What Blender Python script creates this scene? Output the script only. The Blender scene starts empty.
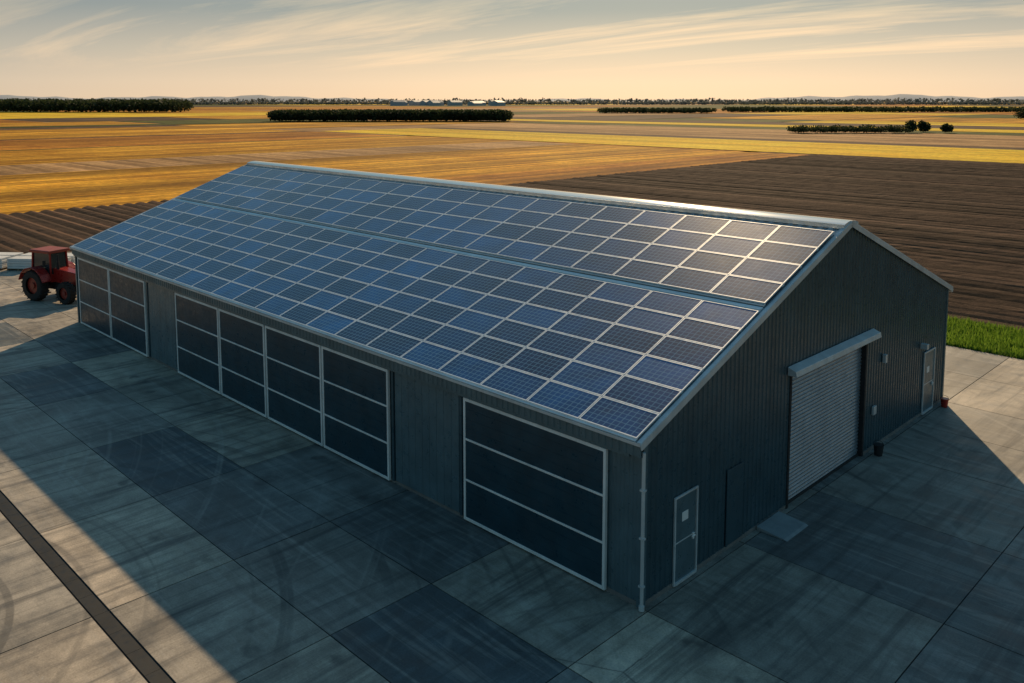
import bpy, math, random
import numpy as np
from mathutils import Vector, Matrix
random.seed(7); rng=np.random.default_rng(7)
S=bpy.context.scene
S.view_settings.view_transform='Standard'
try: S.view_settings.look='None'
except Exception: pass
S.view_settings.exposure=0
COL=S.collection

# ---------------------------------------------------------------- node helpers
class NT:
    def __init__(s,name):
        s.m=bpy.data.materials.new(name); s.m.use_nodes=True
        s.t=s.m.node_tree; s.n=s.t.nodes; s.l=s.t.links
        s.b=s.n['Principled BSDF']; s.co=None
    def add(s,k,**kw):
        x=s.n.new(k)
        for a,v in kw.items(): setattr(x,a,v)
        return x
    def link(s,a,b): s.l.new(a,b)
    def put(s,sock,v):
        if isinstance(v,bpy.types.NodeSocket): s.l.new(v,sock)
        else: sock.default_value=v
    def coord(s,scale=(1,1,1),rot=(0,0,0),kind='Object',loc=(0,0,0)):
        if s.co is None: s.co=s.add('ShaderNodeTexCoord')
        mp=s.add('ShaderNodeMapping'); s.link(s.co.outputs[kind],mp.inputs[0])
        mp.inputs['Scale'].default_value=scale; mp.inputs['Rotation'].default_value=rot; mp.inputs['Location'].default_value=loc
        return mp.outputs[0]
    def noise(s,scale,detail=4,rough=.55,co=None,dist=0):
        x=s.add('ShaderNodeTexNoise'); x.inputs['Scale'].default_value=scale
        x.inputs['Detail'].default_value=detail; x.inputs['Roughness'].default_value=rough
        x.inputs['Distortion'].default_value=dist
        s.link(co if co is not None else s.coord(),x.inputs['Vector']); return x.outputs[0]
    def ramp(s,f,stops):
        r=s.add('ShaderNodeValToRGB'); e=r.color_ramp.elements
        while len(e)<len(stops): e.new(.5)
        for el,(p,c) in zip(e,stops):
            el.position=p; el.color=(c,c,c,1) if isinstance(c,(int,float)) else (*c,1)
        s.put(r.inputs[0],f); return r.outputs[0]
    def math(s,op,a,b=0.0):
        m=s.add('ShaderNodeMath',operation=op); s.put(m.inputs[0],a); s.put(m.inputs[1],b)
        return m.outputs[0]
    def mix(s,f,a,b,mode='MIX'):
        m=s.add('ShaderNodeMix',data_type='RGBA',blend_type=mode)
        s.put(m.inputs[0],f)
        for i,v in((6,a),(7,b)):
            if isinstance(v,tuple): v=(*v[:3],1)
            s.put(m.inputs[i],v)
        return m.outputs[2]
    def attr(s,name):
        a=s.add('ShaderNodeAttribute'); a.attribute_name=name; return a.outputs['Fac']
    def bump(s,h,strength=.3,dist=.02):
        b=s.add('ShaderNodeBump'); b.inputs['Strength'].default_value=strength; b.inputs['Distance'].default_value=dist
        s.put(b.inputs['Height'],h); s.link(b.outputs[0],s.b.inputs['Normal'])
    def base(s,c): s.put(s.b.inputs['Base Color'],(*c,1) if isinstance(c,tuple) else c)
    def set(s,**kw):
        for k,v in kw.items(): s.put(s.b.inputs[k.replace('_',' ')],v)

def paint(name,col,rough=.45,metal=0.0,var=.25,streak=True,scale=1.2):
    t=NT(name)
    n=t.noise(scale,6,.6)
    f=t.ramp(n,[(.3,1-var),(.7,1+var*.4)])
    c=t.mix(1.0,tuple(col),f,'MULTIPLY')
    if streak:
        s=t.noise(1,5,.6,t.coord((3.2,3.2,.25)))
        c=t.mix(t.ramp(s,[(.45,0),(.8,.45)]),c,tuple(x*.55+.015 for x in col))
    t.base(c); t.set(Metallic=metal)
    t.set(Roughness=t.ramp(t.noise(5,3),[(.3,max(rough-.1,.02)),(.7,min(rough+.12,1))]))
    return t.m

# ---------------------------------------------------------------- mesh helpers
def mk(name,verts,faces,mats,mi=None,parent=None,smooth=False,tint=None,uv=None):
    me=bpy.data.meshes.new(name); me.from_pydata([tuple(v) for v in verts],[],[tuple(f) for f in faces]); 
    for m in (mats if isinstance(mats,(list,tuple)) else [mats]): me.materials.append(m)
    if mi is not None: me.polygons.foreach_set('material_index',np.array(mi,dtype=np.int32))
    if smooth: me.polygons.foreach_set('use_smooth',np.ones(len(me.polygons),dtype=bool))
    if tint is not None:
        a=me.attributes.new('tint','FLOAT','FACE'); a.data.foreach_set('value',np.array(tint,dtype=np.float32))
    if uv is not None:
        u=me.uv_layers.new(name='UVMap'); u.data.foreach_set('uv',np.array(uv,dtype=np.float32).ravel())
    me.update()
    ob=bpy.data.objects.new(name,me); COL.objects.link(ob)
    if parent: ob.parent=parent
    return ob
class Build:
    def __init__(s): s.v=[];s.f=[];s.m=[];s.t=[]
    def poly(s,pts,mi=0,t=.5):
        k=len(s.v); s.v+= [tuple(p) for p in pts]; s.f.append(tuple(range(k,k+len(pts)))); s.m.append(mi); s.t.append(t)
    def hexa(s,p,mi=0,t=.5):
        k=len(s.v); s.v+=[tuple(q) for q in p]
        for f in((0,3,2,1),(4,5,6,7),(0,1,5,4),(1,2,6,5),(2,3,7,6),(3,0,4,7)):
            s.f.append(tuple(k+i for i in f)); s.m.append(mi); s.t.append(t)
    def box(s,x0,x1,y0,y1,z0,z1,mi=0,t=.5):
        s.hexa([(x0,y0,z0),(x1,y0,z0),(x1,y1,z0),(x0,y1,z0),(x0,y0,z1),(x1,y0,z1),(x1,y1,z1),(x0,y1,z1)],mi,t)
    def cyl(s,c,r,h,axis='z',n=24,mi=0,r2=None,t=.5):
        r2=r if r2 is None else r2; k=len(s.v)
        for j,(rr,hh) in enumerate(((r,-h/2),(r2,h/2))):
            for i in range(n):
                a=2*math.pi*i/n; p=(rr*math.cos(a),rr*math.sin(a),hh)
                if axis=='y': p=(p[0],p[2],p[1])
                if axis=='x': p=(p[2],p[0],p[1])
                s.v.append((c[0]+p[0],c[1]+p[1],c[2]+p[2]))
        for i in range(n):
            s.f.append((k+i,k+(i+1)%n,k+n+(i+1)%n,k+n+i)); s.m.append(mi); s.t.append(t)
        s.f.append(tuple(k+i for i in range(n))[::-1]); s.m.append(mi); s.t.append(t)
        s.f.append(tuple(k+n+i for i in range(n))); s.m.append(mi); s.t.append(t)
    def beam(s,a,b,w,h,mi=0,up=(0,0,1)):
        a=Vector(a);b=Vector(b);d=(b-a).normalized(); u=Vector(up)
        r=d.cross(u).normalized(); u=r.cross(d).normalized()
        P=[]
        for p in(a,b):
            P+= [p-r*w/2-u*h/2,p+r*w/2-u*h/2,p+r*w/2+u*h/2,p-r*w/2+u*h/2]
        s.hexa([P[0],P[1],P[2],P[3],P[4],P[5],P[6],P[7]],mi)
    def out(s,name,mats,parent=None,bevel=0,smooth=False,seg=2):
        o=mk(name,s.v,s.f,mats,s.m,parent,smooth,tint=s.t)
        if bevel:
            b=o.modifiers.new('bevel','BEVEL'); b.width=bevel; b.segments=seg; b.limit_method='ANGLE'; b.angle_limit=math.radians(40)
        return o
def empty(name,loc=(0,0,0),rz=0):
    e=bpy.data.objects.new(name,None); COL.objects.link(e); e.location=loc; e.rotation_euler=(0,0,rz); return e

# ---------------------------------------------------------------- camera
HC=12.2
cam=bpy.data.objects.new('camera',bpy.data.cameras.new('camera')); COL.objects.link(cam); S.camera=cam
cam.location=(11.66,-16.09,HC); cam.rotation_euler=(math.radians(84),0,math.radians(44.94))
cam.data.sensor_width=36; cam.data.lens=30.27; cam.data.shift_y=-.1475; cam.data.clip_end=30000; cam.data.clip_start=.1
def site(lat,d):   # lateral / forward distances across the plain -> world metres
    return (11.66+.7078*lat-.7064*d, -16.09+.7064*lat+.7078*d)

# ---------------------------------------------------------------- sun + sky
EL=math.radians(23.6); sv=Vector((-.584*math.cos(EL),.8116*math.cos(EL),math.sin(EL)))
sl=bpy.data.lights.new('sun','SUN'); sl.energy=5; sl.angle=math.radians(.5); sl.color=(1,.73,.43)
so=bpy.data.objects.new('sun',sl); COL.objects.link(so); so.rotation_euler=sv.to_track_quat('Z','Y').to_euler(); so.location=(0,0,60)
W=bpy.data.worlds.new('World'); S.world=W; W.use_nodes=True
wn=W.node_tree.nodes; wl=W.node_tree.links; bg=wn['Background']
sky=wn.new('ShaderNodeTexSky'); sky.sky_type='NISHITA'; sky.sun_disc=False
sky.sun_elevation=EL; sky.sun_rotation=math.atan2(sv.x,sv.y); sky.dust_density=1.5; sky.air_density=1.1; sky.ozone_density=2
tc=wn.new('ShaderNodeTexCoord'); sep=wn.new('ShaderNodeSeparateXYZ'); wl.new(tc.outputs['Generated'],sep.inputs[0])
def wmath(op,a,b=0.0):
    m=wn.new('ShaderNodeMath'); m.operation=op
    for i,v in((0,a),(1,b)):
        if isinstance(v,(int,float)): m.inputs[i].default_value=v
        else: wl.new(v,m.inputs[i])
    return m.outputs[0]
def wmix(f,a,b,mode='MIX'):
    m=wn.new('ShaderNodeMix'); m.data_type='RGBA'; m.blend_type=mode; m.clamp_result=False
    for i,v in((0,f),(6,a),(7,b)):
        if isinstance(v,tuple): m.inputs[i].default_value=(*v,1)
        elif isinstance(v,(int,float)): m.inputs[i].default_value=v
        else: wl.new(v,m.inputs[i])
    return m.outputs[2]
def wramp(f,st):
    r=wn.new('ShaderNodeValToRGB'); e=r.color_ramp.elements
    while len(e)<len(st): e.new(.5)
    for el,(p,c) in zip(e,st):
        el.position=p; el.color=(c,c,c,1) if isinstance(c,(int,float)) else (*c,1)
    wl.new(f,r.inputs[0]); return r.outputs[0]
# evening haze layer (elevation graded) blended with the physical sky
haze=wramp(sep.outputs[2],[(0,(.92,.68,.46)),(.02,(.88,.68,.48)),(.055,(.64,.56,.44)),(.10,(.34,.375,.36)),(.22,(.16,.27,.33)),(.5,(.085,.235,.35)),(1,(.065,.195,.33))])
haze=wmix(1.0,haze,(10.,10.,10.),'MULTIPLY')
az=wn.new('ShaderNodeVectorMath'); az.operation='DOT_PRODUCT'; wl.new(tc.outputs['Generated'],az.inputs[0]); az.inputs[1].default_value=tuple(Vector((sv.x,sv.y,0)).normalized())
glow=wramp(az.outputs['Value'],[(.0,(.40,.60,.68)),(.75,(.78,.82,.86)),(.93,(1.0,.98,.94)),(1.0,(1.16,1.10,1.0))])
haze=wmix(1.0,haze,glow,'MULTIPLY')
wgt=wramp(sep.outputs[2],[(0,.03),(.12,.03),(.35,.10),(.7,.22)])
skyc=wmix(wgt,haze,sky.outputs[0])
zz=wmath('ADD',sep.outputs[2],.06)
cx=wmath('DIVIDE',sep.outputs[0],zz); cy=wmath('DIVIDE',sep.outputs[1],zz)
cmb=wn.new('ShaderNodeCombineXYZ'); wl.new(cx,cmb.inputs[0]); wl.new(cy,cmb.inputs[1])
mp=wn.new('ShaderNodeMapping'); mp.inputs['Rotation'].default_value=(0,0,math.radians(-48)); mp.inputs['Scale'].default_value=(.20,.85,1); mp.inputs['Location'].default_value=(3.1,.6,0)
wl.new(cmb.outputs[0],mp.inputs[0])
nz=wn.new('ShaderNodeTexNoise'); nz.inputs['Scale'].default_value=1.0; nz.inputs['Detail'].default_value=9; nz.inputs['Roughness'].default_value=.64; nz.inputs['Distortion'].default_value=.7
wl.new(mp.outputs[0],nz.inputs['Vector'])
cm=wramp(nz.outputs[0],[(.45,0),(.56,.45),(.70,1)])
cm=wmath('MULTIPLY',cm,wramp(sep.outputs[2],[(.03,0),(.08,1)]))
bright=wmix(1.0,skyc,(1.95,1.55,1.2),'MULTIPLY')
fin=wmix(cm,skyc,bright)
wl.new(fin,bg.inputs[0]); bg.inputs[1].default_value=.1

# ---------------------------------------------------------------- materials
def concrete():
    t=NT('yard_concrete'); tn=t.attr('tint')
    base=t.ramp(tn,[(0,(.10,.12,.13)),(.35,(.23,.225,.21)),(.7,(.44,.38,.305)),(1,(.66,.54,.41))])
    big=t.noise(.22,6,.62,dist=.8); mid=t.noise(1.3,7,.65); fine=t.noise(22,4,.7)
    c=t.mix(1.0,base,t.ramp(big,[(.3,.5),(.7,1.2)]),'MULTIPLY')
    c=t.mix(1.0,c,t.ramp(mid,[(.3,.60),(.68,1.2)]),'MULTIPLY')
    c=t.mix(1.0,c,t.ramp(fine,[(.3,.74),(.7,1.18)]),'MULTIPLY')
    st=t.noise(1,7,.68,t.coord((.10,1.7,1),(0,0,math.radians(12))),dist=1.6)   # sweeping tyre wear
    c=t.mix(t.ramp(st,[(.50,0),(.70,.5)]),c,(.48,.43,.37))
    st2=t.noise(1,6,.65,t.coord((1.5,.10,1),(0,0,math.radians(-20))),dist=1.4)
    c=t.mix(t.ramp(st2,[(.48,0),(.68,.7)]),c,(.06,.06,.06))
    # turning-vehicle arcs
    for (lx,ly,th0,th1,col,amt) in((12,16,.56,.62,(.05,.05,.05),.6),(-14,9,.58,.63,(.045,.045,.045),.5),(26,22,.56,.64,(.50,.46,.40),.45)):
        vl=t.add('ShaderNodeVectorMath',operation='LENGTH'); t.link(t.coord((1,1,0),loc=(lx,ly,0)),vl.inputs[0])
        cb=t.add('ShaderNodeCombineXYZ'); t.link(t.math('MULTIPLY',vl.outputs['Value'],1.6),cb.inputs[0])
        rn=t.noise(1,3,.5,cb.outputs[0])
        mask=t.math('MULTIPLY',t.ramp(rn,[(th0,0),(th1,amt)]),t.ramp(t.noise(.18,4,.6,t.coord(loc=(lx,ly,3))),[(.45,0),(.6,1)]))
        mask=t.math('MULTIPLY',mask,t.ramp(mid,[(.3,.3),(.6,1)]))
        c=t.mix(mask,c,col)
    v=t.add('ShaderNodeTexVoronoi',feature='DISTANCE_TO_EDGE'); v.inputs['Scale'].default_value=.21
    t.link(t.mix(.25,t.coord(),t.noise(1.6,6,.7)),v.inputs['Vector'])
    crack=t.ramp(v.outputs[0],[(.0008,1),(.0025,0)])
    crack=t.math('MULTIPLY',crack,t.ramp(t.noise(.12,2),[(.55,0),(.62,.6)]))
    c=t.mix(crack,c,(.04,.04,.04))
    spot=t.ramp(t.noise(.9,3,.5),[(.64,0),(.74,.6)])
    c=t.mix(spot,c,(.05,.05,.05))
    chalk=t.ramp(t.noise(1.1,8,.8,t.coord(loc=(5,3,1)),dist=2),[(.66,0),(.73,.6)])
    c=t.mix(chalk,c,(.55,.55,.52))
    t.base(c); t.set(Roughness=t.ramp(mid,[(.3,.42),(.7,.8)])); t.set(**{'Specular IOR Level':.4})
    t.bump(t.math('ADD',t.math('MULTIPLY',fine,.4),mid),.4,.014)
    return t.m
def field(name,a,b,rowdir=0,freq=1.2,rs=.35,nscale=.05):
    t=NT(name)
    n=t.noise(nscale,6,.65,dist=.5); n2=t.noise(.9,6,.75)
    c=t.mix(t.ramp(n,[(.38,0),(.62,1)]),a,b)
    c=t.mix(1.0,c,t.ramp(n2,[(.3,.5),(.7,1.25)]),'MULTIPLY')
    sc=(.012,.45*freq,1) if rowdir==0 else (.45*freq,.012,1)
    r=t.noise(1,4,.65,t.coord(sc))
    c=t.mix(1.0,c,t.ramp(r,[(.38,1-rs),(.6,1+rs*.4)]),'MULTIPLY')
    sc=(.002,.05*freq,1) if rowdir==0 else (.05*freq,.002,1)
    r=t.noise(1,4,.65,t.coord(sc))
    c=t.mix(1.0,c,t.ramp(r,[(.38,1-rs),(.6,1.1)]),'MULTIPLY')
    w=t.add('ShaderNodeTexWave',bands_direction='Y' if rowdir==0 else 'X'); w.inputs['Scale'].default_value=.018; w.inputs['Distortion'].default_value=.4
    t.link(t.coord(),w.inputs[0])
    c=t.mix(t.ramp(w.outputs[0],[(.955,0),(.985,.5)]),c,tuple(x*.35 for x in a))
    t.base(c); t.set(Roughness=.95); t.set(**{'Specular IOR Level':.05})
    t.bump(n2,.6,.12); return t.m
M_conc=concrete()
M_joint=paint('joint_filler',(.018,.018,.018),.95,streak=False)
M_soil=NT('dry_soil'); M_soil.base(M_soil.mix(M_soil.noise(.3,6),(.16,.10,.05),(.26,.16,.07))); M_soil.set(Roughness=1.0); M_soil=M_soil.m
t=NT('ploughed_soil'); c=t.mix(t.ramp(t.noise(.04,5),[(.3,0),(.7,1)]),(.095,.048,.029),(.155,.084,.049))
c=t.mix(1.0,c,t.ramp(t.noise(3.2,6,.8),[(.3,.6),(.7,1.35)]),'MULTIPLY')
r=t.noise(1,3,.6,t.coord((.004,.13,1))); c=t.mix(1.0,c,t.ramp(r,[(.38,.6),(.6,1.2)]),'MULTIPLY')
r=t.noise(1,2,.5,t.coord((.002,.7,1))); c=t.mix(1.0,c,t.ramp(r,[(.40,.55),(.6,1.3)]),'MULTIPLY')
t.base(c); t.set(Roughness=.95); t.set(**{'Specular IOR Level':.1}); t.bump(t.noise(3.5,6,.8),.8,.05); M_plough=t.m

# ---------------------------------------------------------------- ground, fields
g=Build(); R=14000; g.poly([(-R,-R,-.6),(R,-R,-.6),(R,R,-.6),(-R,R,-.6)]); g.out('ground',M_soil)
PAL=dict(gold=field('wheat_gold',(.66,.29,.022),(.96,.48,.045),1,1.2,.5),
 gold2=field('wheat_orange',(.50,.18,.022),(.80,.34,.038),1,.8,.5),
 yellow=field('rape_yellow',(.94,.55,.03),(.98,.68,.05),0,1,.25),
 tan=field('stubble_tan',(.50,.28,.12),(.70,.41,.18),0,.9,.4),
 brown=field('fallow_brown',(.11,.068,.045),(.18,.11,.06),0,.9,.3),
 green=field('pasture_green',(.07,.09,.022),(.16,.16,.035),1,.7,.3))
fz=[-.5]
def rect(name,x0,x1,y0,y1,m,z=None):
    if z is None: fz[0]+=.004; z=fz[0]
    b=Build(); b.poly([(x0,y0,z),(x1,y0,z),(x1,y1,z),(x0,y1,z)]); return b.out(name,m)
far={k:Build() for k in PAL}
xs=[-5200,-4300,-3600,-3000,-2500,-2100,-1750,-1450,-1200,-980,-800,-640,-520,-420,-330,-228,-94,60,200,420,800,1500,3000]
for i in range(len(xs)-1):
    y=-1500.
    while y<6500:
        h=random.uniform(90,420)*(1+max(0,-xs[i]-600)/900)
        k=random.choices(list(PAL),[4,4,4,3,2.6,3.4])[0]
        far[k].poly([(xs[i],y,-.45),(xs[i+1]-4,y,-.45),(xs[i+1]-4,y+h-4,-.45),(xs[i],y+h-4,-.45)])
        y+=h
for k,b in far.items(): b.out('field_'+k,PAL[k])
fz[0]=-.38
rect('wheat_field',-228,-94,-300,172,PAL['gold'])
rect('stubble_field',-175,-150,-300,172,PAL['tan'])
rect('fallow_field',-231,-228,-300,172,PAL['green'])
rect('stubble_field',-290,-231,-300,172,PAL['gold2'])
rect('pasture',-296,-290,-300,172,PAL['brown'])
rect('wheat_field',-395,-296,-300,172,PAL['gold'])
rect('fallow_field',-420,-395,-300,172,PAL['brown'])
rect('pasture',-445,-423,-300,240,PAL['green'])
rect('rape_field',-290,260,176,228,PAL['yellow'])
rect('fallow_field',-290,300,228,240,PAL['brown'])
rect('stubble_field',-260,400,240,325,PAL['tan'])
rect('pasture',-330,400,325,352,PAL['green'])
rect('rape_field',-480,400,355,390,PAL['yellow'])
rect('fallow_field',-480,400,392,440,PAL['brown'])
rect('wheat_field',-94,-79,30,172,PAL['gold2'])
def furrows(name,x0,x1,y0,y1,dx,per,amp):
    dy=per/4; nx=int((x1-x0)/dx)+1; ny=int((y1-y0)/dy)+1
    X,Y=np.meshgrid(np.linspace(x0,x1,nx),np.linspace(y0,y1,ny),indexing='ij')
    prof=np.array([0,.6,1,.6])[np.arange(ny)%4][None,:]
    rowh=rng.uniform(.75,1.2,ny//4+1)[np.arange(ny)//4][None,:]
    Z=-.22+prof*amp*rowh+rng.normal(0,.010,(nx,ny))
    Y=Y+.25*np.sin(X*.03)
    V=np.stack([X,Y,Z],-1).reshape(-1,3)
    idx=np.arange(nx*ny).reshape(nx,ny)
    F=np.stack([idx[:-1,:-1],idx[1:,:-1],idx[1:,1:],idx[:-1,1:]],-1).reshape(-1,4)
    return mk(name,V.tolist(),F.tolist(),M_plough)
furrows('ploughed_field',-77,70,34.9,172,.9,1.5,.27)
furrows('ploughed_field',-93,-62.5,-70,70,.7,1.5,.2)
rect('field_verge',-79,-62,34,34.4,PAL['green'],-.05)

# yard
rect('yard_base',-62,46,-48,29,M_joint,-.02)
y_b=Build()
xe=[-62]; 
while xe[-1]<44: xe.append(xe[-1]+random.choice([4.6,5.2,5.2,6.0]))
ye=[-48.0,-43.5,-39,-34.5,-30,-25.5,-21,-17,-13,-9.5,-9.1,-5.9,-2.9,0,4.5,9,13.5,17,20.4,24.6,29]
for j in range(len(ye)-1):
    last=-1
    for i in range(len(xe)-1):
        if abs(ye[j]+9.5)<.01: continue
        g_=.015
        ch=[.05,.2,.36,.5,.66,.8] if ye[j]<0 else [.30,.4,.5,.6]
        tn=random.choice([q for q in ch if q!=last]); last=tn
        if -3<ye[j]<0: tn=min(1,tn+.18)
        if ye[j]<-9: tn=.6+tn*.4  # sunlight painted in: slabs past the ridge shadow get a lighter tint
        if xe[i]>2: tn=min(1,tn*.4+.18)  # barn shade painted in: darker tint on the gable side
        if xe[i]<-44 or (ye[j]>17 and xe[i]>0): tn=.65+tn*.4  # sunlit ends of the yard also painted lighter
        z=random.uniform(-.003,.003)
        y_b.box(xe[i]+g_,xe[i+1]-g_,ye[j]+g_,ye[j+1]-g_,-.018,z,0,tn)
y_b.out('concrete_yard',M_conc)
M_strip=paint('dark_strip_metal',(.03,.032,.034),.6,.6,streak=False)
d=Build(); xx=-62
while xx<44:
    d.box(xx+.004,xx+.996,-9.47,-9.13,-.016,-.006,0); xx+=1
d.out('dark_strip',M_strip)  # narrow dark metallic strip filling one slab gap along the yard

# ---------------------------------------------------------------- barn
L=38.1; WD=20.4; RY=10.85; AZ=8.30; SLP=.3724
rz=lambda y: AZ-SLP*abs(y-RY)
barn=empty('metal_barn')
M_wall=paint('cladding_slate',(.050,.100,.126),.33,.25,.25)
M_wall2=paint('cladding_grey_green',(.115,.185,.215),.34,.25,.25)
M_trim=paint('trim_light',(.62,.65,.66),.4,.2,.2)
M_roof=paint('roof_sheet',(.46,.50,.53),.35,.4,.25)
M_doorp=paint('door_panel',(.016,.055,.080),.36,.1,.3)
M_white=paint('frame_white',(.84,.84,.82),.45,0,.2)
M_steel=paint('roller_steel',(.28,.33,.38),.3,.4,.2)
M_dark=paint('dark_rubber',(.02,.02,.022),.8,0,streak=False)
M_plinth=paint('plinth_concrete',(.2,.19,.18),.9,0)
def ribs(a,b,per,d):
    out=[]; n=int((b-a)/per)
    per=(b-a)/n
    for i in range(n):
        s=a+i*per; out+=[(s,0),(s+per*.42,0),(s+per*.54,d),(s+per*.88,d)]
    out.append((b,0)); return out
def cwall(name,axis,pos,a,b,zb,zt,outs,mat,per=.26,d=.022):
    pr=ribs(a,b,per,d); V=[];F=[]
    for u,o in pr:
        p=pos+outs*o
        for z in (zb(u),zt(u)): V.append((u,p,z) if axis=='x' else (p,u,z))
    for i in range(len(pr)-1): F.append((2*i,2*i+2,2*i+3,2*i+1))
    return mk(name,V,F,mat,parent=barn)
cwall('front_wall','x',0,-L,0,lambda u:.12,lambda u:rz(0)-.03,-1,M_wall2)
cwall('back_wall','x',WD,-L,0,lambda u:.12,lambda u:rz(WD)-.03,1,M_wall)
cwall('gable_wall_a','y',0,0,7.26,lambda u:.12,lambda u:rz(u)-.03,1,M_wall,.22)
cwall('gable_wall_b','y',0,7.26,12.6,lambda u:4.15,lambda u:rz(u)-.03,1,M_wall,.22)
cwall('gable_wall_c','y',0,12.6,WD,lambda u:.12,lambda u:rz(u)-.03,1,M_wall,.22)
cwall('far_gable_wall','y',-L,0,WD,lambda u:.12,lambda u:rz(u)-.03,-1,M_wall,.22)
b=Build(); b.box(-L-.02,.03,-.02,.2,-.01,.12); b.box(-.2,.03,.2,7.2,-.01,.118); b.box(-.2,.03,12.66,WD,-.01,.118); b.box(-L-.02,-L+.2,.2,WD,-.01,.118); b.box(-L+.2,-.2,WD-.2,WD+.02,-.01,.117)
b.out('plinth',M_plinth,barn)
b=Build()
for (cx_,cy_,h) in((0,0,rz(0)-.06),(0,WD,rz(WD)-.06),(-L,0,rz(0)-.06),(-L,WD,rz(WD)-.06)):
    b.box(cx_-.11,cx_+.055,cy_-.055,cy_+.11,.0,h)if cx_==0 and cy_==0 else b.box(cx_-.08,cx_+.055,cy_-.08,cy_+.055,.0,h)
b.out('corner_flashing',M_wall2,barn,.006)
# roof
X0=-L-.12; X1=.10; YE0=-.24; YE1=WD+.25
def roofslope(name,ya,yb):
    pr=ribs(X0,X1,.34,.045); V=[];F=[]
    for u,o in pr:
        V.append((u,ya,rz(ya)+o)); V.append((u,yb,rz(yb)+o))
    for i in range(len(pr)-1): F.append((2*i,2*i+2,2*i+3,2*i+1))
    k=len(V); V+=[(X0,ya,rz(ya)-.04),(X1,ya,rz(ya)-.04),(X1,yb,rz(yb)-.04),(X0,yb,rz(yb)-.04)]; F.append((k,k+1,k+2,k+3))
    return mk(name,V,F,M_roof,parent=barn)
roofslope('roof_front',YE0,RY); roofslope('roof_back',RY,YE1)
b=Build()
for xx in (X1+.02,X0-.02):
    for ya,yb in((YE0-.03,RY),(YE1+.03,RY)):
        b.beam((xx,ya,rz(ya)-.04),(xx,yb,rz(yb)-.04),.03,.17,0)
        s=-.05 if xx>0 else .05
        b.beam((xx+s,ya,rz(ya)+.062),(xx+s,yb,rz(yb)+.062),.12,.025,0)
b.beam((X0,YE0-.02,rz(YE0)+.0),(X1,YE0-.02,rz(YE0)+.0),.03,.08,0)
b.out('verge_flashing',M_trim,barn,.005)
# rolled bright-metal ridge cap: a shallow arc tangent to both slopes
th=math.atan(SLP)
t=NT('ridge_metal'); t.base((.90,.87,.82)); t.set(Metallic=1.0,Roughness=.11); M_ridge=t.m
RC=1.45; V=[];F=[];n=32;segs=16; LIFT=.17
ye_=RC*math.sin(th)
czz=rz(RY-ye_)+LIFT-RC*math.cos(th)
for i in range(segs+1):
    xx=X0+(X1-X0)*i/segs
    for j in range(n+1):
        a=-th+2*th*j/n
        V.append((xx,RY+RC*math.sin(a),czz+RC*math.cos(a)))
for i in range(segs):
    for j in range(n):
        k=i*(n+1)+j; F.append((k,k+n+1,k+n+2,k+1))
mk('ridge_cap',V,F,M_ridge,parent=barn,smooth=True)
b=Build()
for s in(-1,1):
    b.box(X0,X1,RY+s*ye_-.012,RY+s*ye_+.012,rz(RY+ye_)+.03,rz(RY+ye_)+LIFT-.002)
b.out('ridge_cap_lip',M_trim,barn)
b=Build()
for xx in(X0-.005,X1+.005):
    pts=[(xx,RY+RC*math.sin(-th+2*th*j/n),czz+RC*math.cos(-th+2*th*j/n)-.003) for j in range(0,n+1,2)]
    b.poly([(xx,RY-ye_,rz(RY-ye_)+.02)]+pts+[(xx,RY+ye_,rz(RY+ye_)+.02),(xx,RY,AZ+.02)])
b.out('ridge_cap_ends',M_trim,barn)
pr=ribs(X0,X1-.02,.21,.03); V=[];F=[]
for u,o in pr: V+=[(u,YE0+.05-o,3.84),(u,YE0+.05-o,rz(YE0)-.05)]
for i in range(len(pr)-1): F.append((2*i,2*i+2,2*i+3,2*i+1))
mk('eave_fascia',V,F,M_wall2,parent=barn)
b=Build(); b.box(X0,X1-.02,YE0+.055,-.04,3.84,3.87); b.out('soffit',M_wall,barn)
b=Build(); b.cyl((X0/2+X1/2,YE1+.08,rz(YE1)-.1),.09,X1-X0,'x',12); b.cyl((.09,-.10,2.0),.045,3.9,'z',12); b.cyl((.09,-.10,.08),.07,.12,'z',12)
b.out('downpipes_and_gutter',M_trim,barn,smooth=False)
b=Build()
for zz_ in(.6,1.8,3.0): b.box(.02,.15,-.155,-.055,zz_,zz_+.05)
b.out('pipe_brackets',M_trim,barn)

def slide(s0,s1,top,name='sliding_door',zb=.07):
    e=empty(name,(0,0,0)); e.parent=barn
    x0,x1=-s1+.02,-s0-.02; y0=-.14; y1=-.05
    p=Build(); fr=Build(); w=.08
    H3=[zb+(top-zb)*k/3 for k in range(4)]
    for k in range(3):
        n=4; z0,z1=H3[k]+.03,H3[k+1]-.03
        p.box(x0+.05,x1-.05,y0+.02,y1,z0,z1,0)
        for q in range(1,n): 
            zq=z0+(z1-z0)*q/n; p.box(x0+.09,x1-.09,y0+.014,y0+.02,zq-.006,zq+.006,0)
    p.out('panels',M_doorp,e)
    fr.box(x0,x0+w,y0,y1,zb,top); fr.box(x1-w,x1,y0,y1,zb,top)
    for k,z in enumerate(H3):
        hh=.03 if 0<k<3 else .045
        z=min(max(z,zb+hh),top-hh); fr.box(x0+w,x1-w,y0+.003,y1,z-hh,z+hh)
    fr.out('frame',M_white,e,.004)
T=3.72
slide(1.0,6.26,T)
for a_,b_ in((9.8,13.62),(13.66,17.5),(17.56,21.25),(21.3,25.4),(28.7,33.15),(33.2,37.6)): slide(a_,b_,T)
b=Build(); b.box(-L,-.3,-.17,-.045,3.745,3.83); b.out('door_track',M_wall2,barn,.004)
b=Build()
for s in(6.42,9.66,25.55,28.55): b.box(-s-.05,-s+.05,-.09,-.036,.1,3.72)
b.out('pilasters',M_wall,barn,.004)
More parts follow.
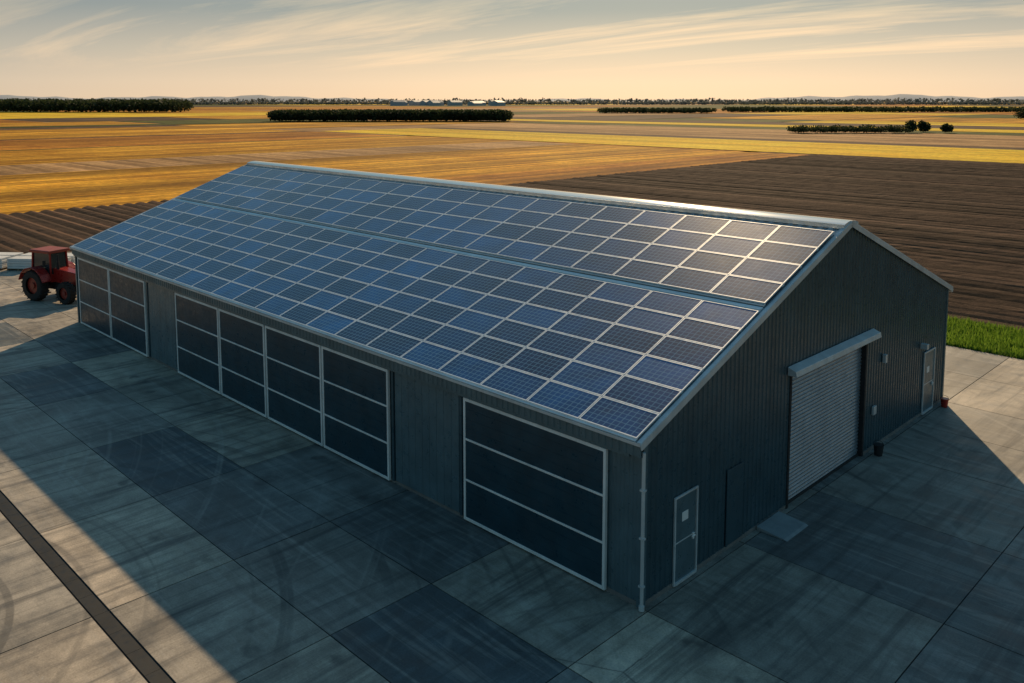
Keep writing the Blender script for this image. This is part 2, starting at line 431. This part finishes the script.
b=Build()
for s0,s1 in((6.52,9.56),(25.65,28.45)):
    n=9
    for i in range(n):
        a=s0+(s1-s0)*i/n; c=s0+(s1-s0)*(i+1)/n
        b.box(-c+.004,-a-.004,-.060,-.0361,.13,3.72)
b.out('solid_bay_panels',M_wall2,barn,.003)

rd=empty('roller_door'); rd.parent=barn
V=[];F=[];n=34
for i in range(n*4+1):
    z=.02+4.13*i/(n*4); off=(.0,.026,.032,.012)[i%4]
    V+=[(-.13+off,7.3,z),(-.13+off,12.56,z)]
for i in range(n*4): F.append((2*i,2*i+1,2*i+3,2*i+2))
mk('slats',V,F,M_steel,parent=rd,smooth=False)
b=Build(); b.box(-.15,.05,7.18,7.3,0,4.15); b.box(-.15,.05,12.56,12.68,0,4.15); b.box(-.12,-.06,7.3,12.56,0.0,.09)
b.out('jambs',M_dark,rd,.005)
b=Build(); b.hexa([(.04,7.0,4.16),(.34,7.0,4.16),(.34,13.1,4.16),(.04,13.1,4.16),(.04,7.0,4.42),(.30,7.0,4.32),(.30,13.1,4.32),(.04,13.1,4.42)])
b.out('header_hood',M_trim,rd,.012)
def pdoor(y0,y1,z1):
    e=empty('personnel_door'); e.parent=barn
    b=Build(); b.box(.02,.055,y0+.07,y1-.07,.1,z1-.07); b.out('leaf',M_wall2,e,.004)
    b=Build(); b.box(.036,.085,y0,y0+.05,.03,z1); b.box(.036,.085,y1-.05,y1,.03,z1); b.box(.036,.083,y0+.05,y1-.05,z1-.05,z1); b.box(.036,.1,y0+.05,y1-.05,.03,.1)
    b.box(.05,.062,y0+.07,y1-.07,z1*.47,z1*.47+.03)
    b.out('frame',M_trim,e,.003)
    b=Build(); b.box(.055,.06,y0+.35,y0+.62,1.62,1.86); b.cyl((.09,y1-.2,1.08),.02,.14,'y',8); b.box(.05,.09,y1-.22,y1-.16,1.0,1.16); b.out('notice_and_handle',M_white,e)
    return e
pdoor(1.26,2.3,2.35); pdoor(18.05,19.2,2.5)
b=Build(); b.box(.036,.06,3.75,3.80,.12,2.3); b.box(.036,.055,3.8,4.6,.13,2.28); b.out('service_hatch',M_wall,barn,.003)
b=Build(); b.box(.04,.16,14.0,14.16,3.0,3.3); b.box(.04,.3,17.62,17.82,2.75,2.95); b.box(.04,.12,13.25,13.5,1.3,1.6); b.out('wall_lamps_and_switch_box',M_trim,barn,.01)

# ---------------------------------------------------------------- solar array
t=NT('solar_glass'); tn=t.attr('tint')
uvn=t.add('ShaderNodeUVMap'); sp=t.add('ShaderNodeSeparateXYZ'); t.link(uvn.outputs[0],sp.inputs[0])
def gridline(o,n,w):
    f=t.math('FRACT',t.math('MULTIPLY',o,float(n))); d_=t.math('ABSOLUTE',t.math('SUBTRACT',f,.5)); return t.math('GREATER_THAN',d_,.5-w)
gl=t.math('MAXIMUM',gridline(sp.outputs[0],10,.06),gridline(sp.outputs[1],6,.06))
bus=t.math('MULTIPLY',gridline(sp.outputs[1],18,.06),.3)
cell=t.ramp(tn,[(0,(.001,.020,.075)),(.5,(.002,.045,.15)),(1,(.004,.095,.29))])
cell=t.mix(1.0,cell,t.ramp(t.noise(1.1,4),[(.3,.65),(.7,1.3)]),'MULTIPLY')
c=t.mix(bus,cell,(.04,.12,.24)); c=t.mix(t.math('MULTIPLY',gl,.7),c,(.20,.38,.52))
dust=t.ramp(t.noise(.5,6,.7),[(.5,0),(.8,.08)]); c=t.mix(dust,c,(.22,.24,.24))
t.base(c); t.set(Roughness=t.ramp(t.noise(3,4),[(.3,.06),(.75,.15)])); t.set(**{'Specular IOR Level':.5,'Coat Weight':.25,'Coat Roughness':.33}); M_glass=t.m
M_alu=paint('aluminium_frame',(.86,.89,.90),.40,.2,.12,streak=False)
up=Vector((0,math.cos(th),math.sin(th))); nn=Vector((0,-math.sin(th),math.cos(th))); O=Vector((0,YE0,rz(YE0)))
V=[];F=[];MI=[];TT=[];UV=[]
def quad(p,mi,tt,uv):
    k=len(V); V.extend(p); F.append((k,k+1,k+2,k+3)); MI.append(mi); TT.append(tt); UV.extend(uv)
def panel(u0,u1,v0,v1,h,tt):
    P=lambda u,v,w: O+Vector((-u,0,0))+up*v+nn*w
    z0=[(0,0)]*4; e=.030; jt=random.uniform(-.006,.006)
    c4=[(u0,v0),(u1,v0),(u1,v1),(u0,v1)]; i4=[(u0+e,v0+e),(u1-e,v0+e),(u1-e,v1-e),(u0+e,v1-e)]
    t4=[P(a,b_,h+.04) for a,b_ in c4]; b4=[P(a,b_,h) for a,b_ in c4]; n4=[P(a,b_,h+.04) for a,b_ in i4]
    g4=[P(a,b_,h+.033+jt*(1 if q<2 else -1)*.5) for q,(a,b_) in enumerate(i4)]
    for q in range(4):
        r=(q+1)%4
        quad([b4[q],t4[q],t4[r],b4[r]],1,tt,z0); quad([t4[q],n4[q],n4[r],t4[r]],1,tt,z0); quad([n4[q],g4[q],g4[r],n4[r]],1,tt,z0)
    quad([g4[0],g4[3],g4[2],g4[1]],0,tt,[(0,0),(0,1),(1,1),(1,0)])
    quad([b4[0],b4[1],b4[2],b4[3]],1,tt,z0)
NC=21; PW=1.805
def array(v0,rows,ph,h):
    for i in range(NC):
        for j in range(rows):
            panel(.04+i*PW,.04+(i+1)*PW-.022,v0+j*ph,v0+(j+1)*ph-.022,h,random.random())
array(.06,6,.995,.08)
array(6.36,4,1.13,.13)
sa=empty('solar_panel_array')
mk('modules',V,F,[M_glass,M_alu],MI,parent=sa,tint=TT,uv=UV)
b=Build()
def rail(v,h,w=.05,hh=.05,mi=0):
    p=O+up*v+nn*h; b.beam((-.05,p.y,p.z),(-L+.02,p.y,p.z),w,hh,mi,up=tuple(nn))
for j in range(7): rail(.06+j*.995-.011,.066,.1,.025)
for j in range(5): rail(6.36+j*1.13-.011,.10,.1,.05)
rail(6.33,.09,.015,.08,1); rail(6.10,.085,.06,.07,0); rail(6.20,.068,.10,.03,0)  # thin dark strip stands in for the shadow line under the raised upper rows
b.out('mounting_rails',[M_alu,M_dark],sa)

# ---------------------------------------------------------------- tractor
M_red=paint('tractor_red',(.38,.022,.016),.3,.1,.25); M_tyre=paint('tyre',(.018,.018,.018),.85,0,streak=False)
M_rim=paint('rim_red',(.30,.03,.02),.4); M_cabglass=NT('cab_glass'); M_cabglass.base((.02,.03,.035)); M_cabglass.set(Roughness=.06); M_cabglass.set(**{'Coat Weight':.5}); M_cabglass=M_cabglass.m
M_roofy=paint('cab_roof_red',(.34,.05,.03),.5)
tr=empty('tractor',(-45.9,.9,0),math.radians(20)); sc=1.10; tr.scale=(sc,)*3
def wheel(x,y,r,w,name):
    b=Build(); n=36
    prof=[(r*.55,-w/2),(r*.9,-w/2),(r*.97,-w*.38),(r,0),(r*.97,w*.38),(r*.9,w/2),(r*.55,w/2)]
    V=[];F=[]
    for i in range(n):
        a=2*math.pi*i/n
        for rr,yy in prof: V.append((x+rr*math.cos(a),y+yy,r+rr*math.sin(a)))
    m=len(prof)
    for i in range(n):
        for j in range(m-1): F.append((i*m+j,((i+1)%n)*m+j,((i+1)%n)*m+j+1,i*m+j+1))
    mk(name+'_tyre',V,F,M_tyre,parent=tr)
    for i in range(20):
        for s in(-1,1):
            a=2*math.pi*(i+(.5 if s>0 else 0))/20; a2=a+.16
            p=Vector((x+r*1.01*math.cos(a),y+s*.02,r+r*1.01*math.sin(a))); q=Vector((x+r*.97*math.cos(a2),y+s*w*.48,r+r*.97*math.sin(a2)))
            b.beam(p,q,.05,.07,0,up=(math.cos(a),0,math.sin(a)))
    b.out(name+'_lugs',M_tyre,tr)
    b=Build(); b.cyl((x,y,r),r*.56,w*.5,'y',24); b.cyl((x,y,r),r*.2,w*.8,'y',12); b.out(name+'_rim',M_rim,tr,.01)
for y in(-.9,.9): wheel(0,y,.85,.5,'rear_wheel')
for y in(-.82,.82): wheel(2.35,y,.6,.38,'front_wheel')
b=Build()
b.hexa([(.75,-.36,1.0),(2.75,-.33,.95),(2.75,.33,.95),(.75,.36,1.0),(.75,-.36,1.78),(2.7,-.28,1.58),(2.7,.28,1.58),(.75,.36,1.78)],0)
for s in(-1,1):
    for k in range(6):
        a0=math.radians(15+k*25); a1=math.radians(15+(k+1)*25); r=1.0
        y0,y1=(.62,1.2) if s>0 else (-1.2,-.62)
        P=[]
        for a in(a0,a1):
            for rr in(r,r+.05): P.append((rr*math.cos(a),rr*math.sin(a)+.85))
        b.hexa([(P[0][0],y0,P[0][1]),(P[0][0],y1,P[0][1]),(P[1][0],y1,P[1][1]),(P[1][0],y0,P[1][1]),(P[2][0],y0,P[2][1]),(P[2][0],y1,P[2][1]),(P[3][0],y1,P[3][1]),(P[3][0],y0,P[3][1])],0)
b.box(-.55,.85,-.55,.55,1.0,1.45,0)
b.out('bonnet_and_fenders',M_red,tr,.04)
b=Build(); b.box(-.3,2.6,-.25,.25,.55,1.0); b.box(2.76,2.8,-.26,.26,1.0,1.5); b.box(2.3,2.42,-.7,.7,.5,.68); b.box(-.12,.12,-.7,.7,.7,1.0); b.box(2.8,3.1,-.3,.3,.7,.95); b.box(.5,.9,-.95,-.6,.45,.5); b.box(.5,.9,-.95,-.6,.8,.85); b.out('chassis',M_dark,tr,.02)
b=Build()
for (px,py) in((-.6,-.6),(-.6,.6),(.85,-.55),(.85,.55)): b.beam((px,py,1.4),(px*.92,py*.92,2.62),.08,.08,up=(0,1,0))
b.out('cab_posts',M_red,tr,.01)
b=Build(); b.hexa([(-.57,-.57,1.45),(.82,-.52,1.45),(.82,.52,1.45),(-.57,.57,1.45),(-.52,-.53,2.6),(.76,-.49,2.6),(.76,.49,2.6),(-.52,.53,2.6)]); b.out('cab_glass',M_cabglass,tr)
b=Build(); b.box(-.72,.92,-.68,.68,2.61,2.78); b.out('cab_roof',M_roofy,tr,.05)
b=Build(); b.cyl((1.15,-.3,2.1),.04,.9,'z',10); b.cyl((1.15,-.3,1.95),.075,.4,'z',10); 
b.beam((.85,-.6,2.1),(.9,-.95,2.15),.03,.03); b.box(.88,.92,-1.05,-.88,2.0,2.3); b.out('exhaust_and_mirror',M_dark,tr)

ps=empty('pallet_stack',(-57.6,2.6,0),math.radians(40))
M_ws=paint('wrapped_white',(.72,.72,.70),.6,0,.15,streak=False); M_wood=paint('pallet_wood',(.25,.17,.10),.8)
b=Build(); w=Build()
for i in range(4):
    for j in range(2):
        x0=-5+i*2.3; y0=-1.2+j*1.4; h=random.uniform(.5,.75)
        for k in range(3): w.box(x0+k*.8,x0+k*.8+.12,y0,y0+1.15,0,.1)
        w.box(x0,x0+1.9,y0,y0+1.15,.1,.13)
        z=.135
        while z<h+.2: b.box(x0+random.uniform(0,.05),x0+1.9-random.uniform(0,.05),y0+random.uniform(0,.04),y0+1.13,z,z+.17); z+=.185
b.out('sheets',M_ws,ps,.02); w.out('pallets',M_wood,ps)

b=Build(); b.hexa([(.06,5.4,0.003),(1.0,5.4,.003),(1.0,6.7,.003),(.06,6.7,.003),(.06,5.4,.12),(.9,5.4,.04),(.9,6.7,.04),(.06,6.7,.12)]); b.out('door_ramp',paint('ramp_steel',(.28,.31,.32),.6),None,.01)
def bucket(x,y,m,s=1):
    e=empty('bucket',(x,y,0)); b=Build(); b.cyl((0,0,.2*s),.13*s,.38*s,'z',16,0,.17*s); b.out('body',m,e); b=Build()
    for i in range(12):
        a=math.pi*i/12;a2=math.pi*(i+1)/12; b.beam((.17*s*math.cos(a),0,.38*s+.15*s*math.sin(a)),(.17*s*math.cos(a2),0,.38*s+.15*s*math.sin(a2)),.012,.012,up=(0,1,0))
    b.out('handle',M_dark,e)
bucket(.4,13.1,M_dark,1.0); bucket(.35,19.7,M_red,.9)

# ---------------------------------------------------------------- vegetation
def leafmat(name,a,b_):
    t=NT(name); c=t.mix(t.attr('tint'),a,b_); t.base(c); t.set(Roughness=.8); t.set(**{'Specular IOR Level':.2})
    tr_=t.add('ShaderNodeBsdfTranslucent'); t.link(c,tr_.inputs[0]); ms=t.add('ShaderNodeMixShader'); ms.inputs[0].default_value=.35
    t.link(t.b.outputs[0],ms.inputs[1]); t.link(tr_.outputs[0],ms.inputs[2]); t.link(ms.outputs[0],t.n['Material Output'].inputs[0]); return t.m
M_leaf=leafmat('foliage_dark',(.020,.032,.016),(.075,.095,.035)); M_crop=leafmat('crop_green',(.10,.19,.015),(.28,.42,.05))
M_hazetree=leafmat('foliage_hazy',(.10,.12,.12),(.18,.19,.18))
M_bark=paint('bark',(.06,.045,.03),.9)
def foliage(name,clumps,size,per,mat=None):
    V=[];T=[]
    for (cx_,cy_,r,h) in clumps:
        n=per; u=rng.normal(size=(n,3)); u/=np.linalg.norm(u,axis=1)[:,None]; rad=rng.random(n)**.4
        P=u*rad[:,None]*np.array([r,r,h*.46])+np.array([cx_,cy_,h*.47]); P[:,2]=np.maximum(P[:,2],.2)
        a=rng.normal(size=(n,3)); a/=np.linalg.norm(a,axis=1)[:,None]; b2=np.cross(a,rng.normal(size=(n,3))); b2/=np.linalg.norm(b2,axis=1)[:,None]
        s=size*(.5+rng.random(n))[:,None]
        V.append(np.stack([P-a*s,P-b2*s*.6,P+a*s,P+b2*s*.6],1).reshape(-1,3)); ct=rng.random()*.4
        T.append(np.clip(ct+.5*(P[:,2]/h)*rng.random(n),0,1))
    V=np.concatenate(V); T=np.concatenate(T); F=np.arange(len(V)).reshape(-1,4)
    return mk(name,V.tolist(),F.tolist(),mat or M_leaf,tint=T)
def band(name,l0,l1,d0,d1,h,r,size,per,step,hv=.12,gap=0,mat=None):
    cl=[]; l=l0
    while l<l1:
        dd=d0
        while dd<=d1:
            if random.random()>=gap: cl.append((*site(l+random.uniform(-.3,.3)*step,dd+random.uniform(-.3,.3)*step),r*random.uniform(.8,1.2),h*random.uniform(1-hv,1+hv)))
            dd+=step*1.6
        l+=step
    return foliage(name,cl,size,per,mat)
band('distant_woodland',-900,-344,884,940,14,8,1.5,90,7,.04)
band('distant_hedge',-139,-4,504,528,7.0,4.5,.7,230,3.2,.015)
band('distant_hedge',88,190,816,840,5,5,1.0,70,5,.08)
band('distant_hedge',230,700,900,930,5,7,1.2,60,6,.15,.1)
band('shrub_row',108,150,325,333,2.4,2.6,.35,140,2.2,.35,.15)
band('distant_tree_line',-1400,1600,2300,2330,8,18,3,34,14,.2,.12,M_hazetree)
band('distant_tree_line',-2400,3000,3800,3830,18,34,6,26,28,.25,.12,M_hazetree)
def tree(x,y,h,r):
    e=empty('field_tree',(x,y,0)); b=Build(); b.cyl((0,0,h*.25),.22,h*.5,'z',8,0,.12)
    for k in range(5):
        a=k*1.256; b.beam((0,0,h*.4),(r*.6*math.cos(a),r*.6*math.sin(a),h*.68),.1,.1)
    b.out('trunk',M_bark,e)
    cl=[(random.uniform(-.5,.5)*r,random.uniform(-.5,.5)*r,r*.55,h*random.uniform(.85,1.15)) for k in range(7)]
    o=foliage('crown',cl,.35,160); o.parent=e
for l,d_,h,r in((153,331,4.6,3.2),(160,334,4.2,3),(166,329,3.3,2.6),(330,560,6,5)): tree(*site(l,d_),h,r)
rect('grass_verge',-62,60,29.0,34.9,field('verge_soil',(.06,.07,.02),(.12,.14,.04),0,2,.5,.5),-.045)
n=70000; px=rng.uniform(-40,30,n); row=rng.integers(0,9,n); py=29.35+row*.62+rng.normal(0,.12,n)
h=rng.uniform(.12,.38,n); a=rng.uniform(0,math.pi,n); w=rng.uniform(.02,.045,n); lx=rng.normal(0,.09,n); ly=rng.normal(0,.09,n)
V=np.stack([np.stack([px-np.cos(a)*w,py-np.sin(a)*w,np.full(n,-.05)],1),np.stack([px+np.cos(a)*w,py+np.sin(a)*w,np.full(n,-.05)],1),np.stack([px+lx,py+ly,h],1)],1).reshape(-1,3)
mk('grass_strip',V.tolist(),np.arange(3*n).reshape(-1,3).tolist(),M_crop,tint=rng.random(n))

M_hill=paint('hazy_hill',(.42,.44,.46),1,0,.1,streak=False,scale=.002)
V=[];F=[];N=900
for i in range(N+1):
    a=2*math.pi*i/N
    hgt=24+14*math.sin(a*7+1)+9*math.sin(a*19+2)+5*math.sin(a*53)+4*math.sin(a*131+.5)+2*math.sin(a*277)
    hgt=max(hgt,8)
    V+=[(6400*math.cos(a),6400*math.sin(a),-2),(6600*math.cos(a),6600*math.sin(a),hgt),(7600*math.cos(a),7600*math.sin(a),-2)]
for i in range(N):
    F+=[(3*i,3*i+3,3*i+4,3*i+1),(3*i+1,3*i+4,3*i+5,3*i+2)]
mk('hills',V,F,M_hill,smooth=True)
b=Build()
for k in range(14):
    l=random.uniform(-330,-20); x_,y_=site(l,1950+random.uniform(-80,80)); w_=random.uniform(6,12); l_=random.uniform(14,34); h_=random.uniform(5,8)
    b.box(x_-w_,x_+w_,y_-l_/2,y_+l_/2,-.5,h_)
    b.poly([(x_-w_,y_-l_/2,h_),(x_,y_-l_/2,h_+4),(x_+w_,y_-l_/2,h_)]); b.poly([(x_-w_,y_+l_/2,h_),(x_,y_+l_/2,h_+4),(x_+w_,y_+l_/2,h_)])
    b.poly([(x_-w_,y_-l_/2,h_),(x_,y_-l_/2,h_+4),(x_,y_+l_/2,h_+4),(x_-w_,y_+l_/2,h_)],1); b.poly([(x_+w_,y_-l_/2,h_),(x_,y_-l_/2,h_+4),(x_,y_+l_/2,h_+4),(x_+w_,y_+l_/2,h_)],1)
b.out('distant_farm_sheds',[paint('shed_pale',(.5,.5,.5),.8),paint('shed_roof',(.35,.36,.38),.6)])
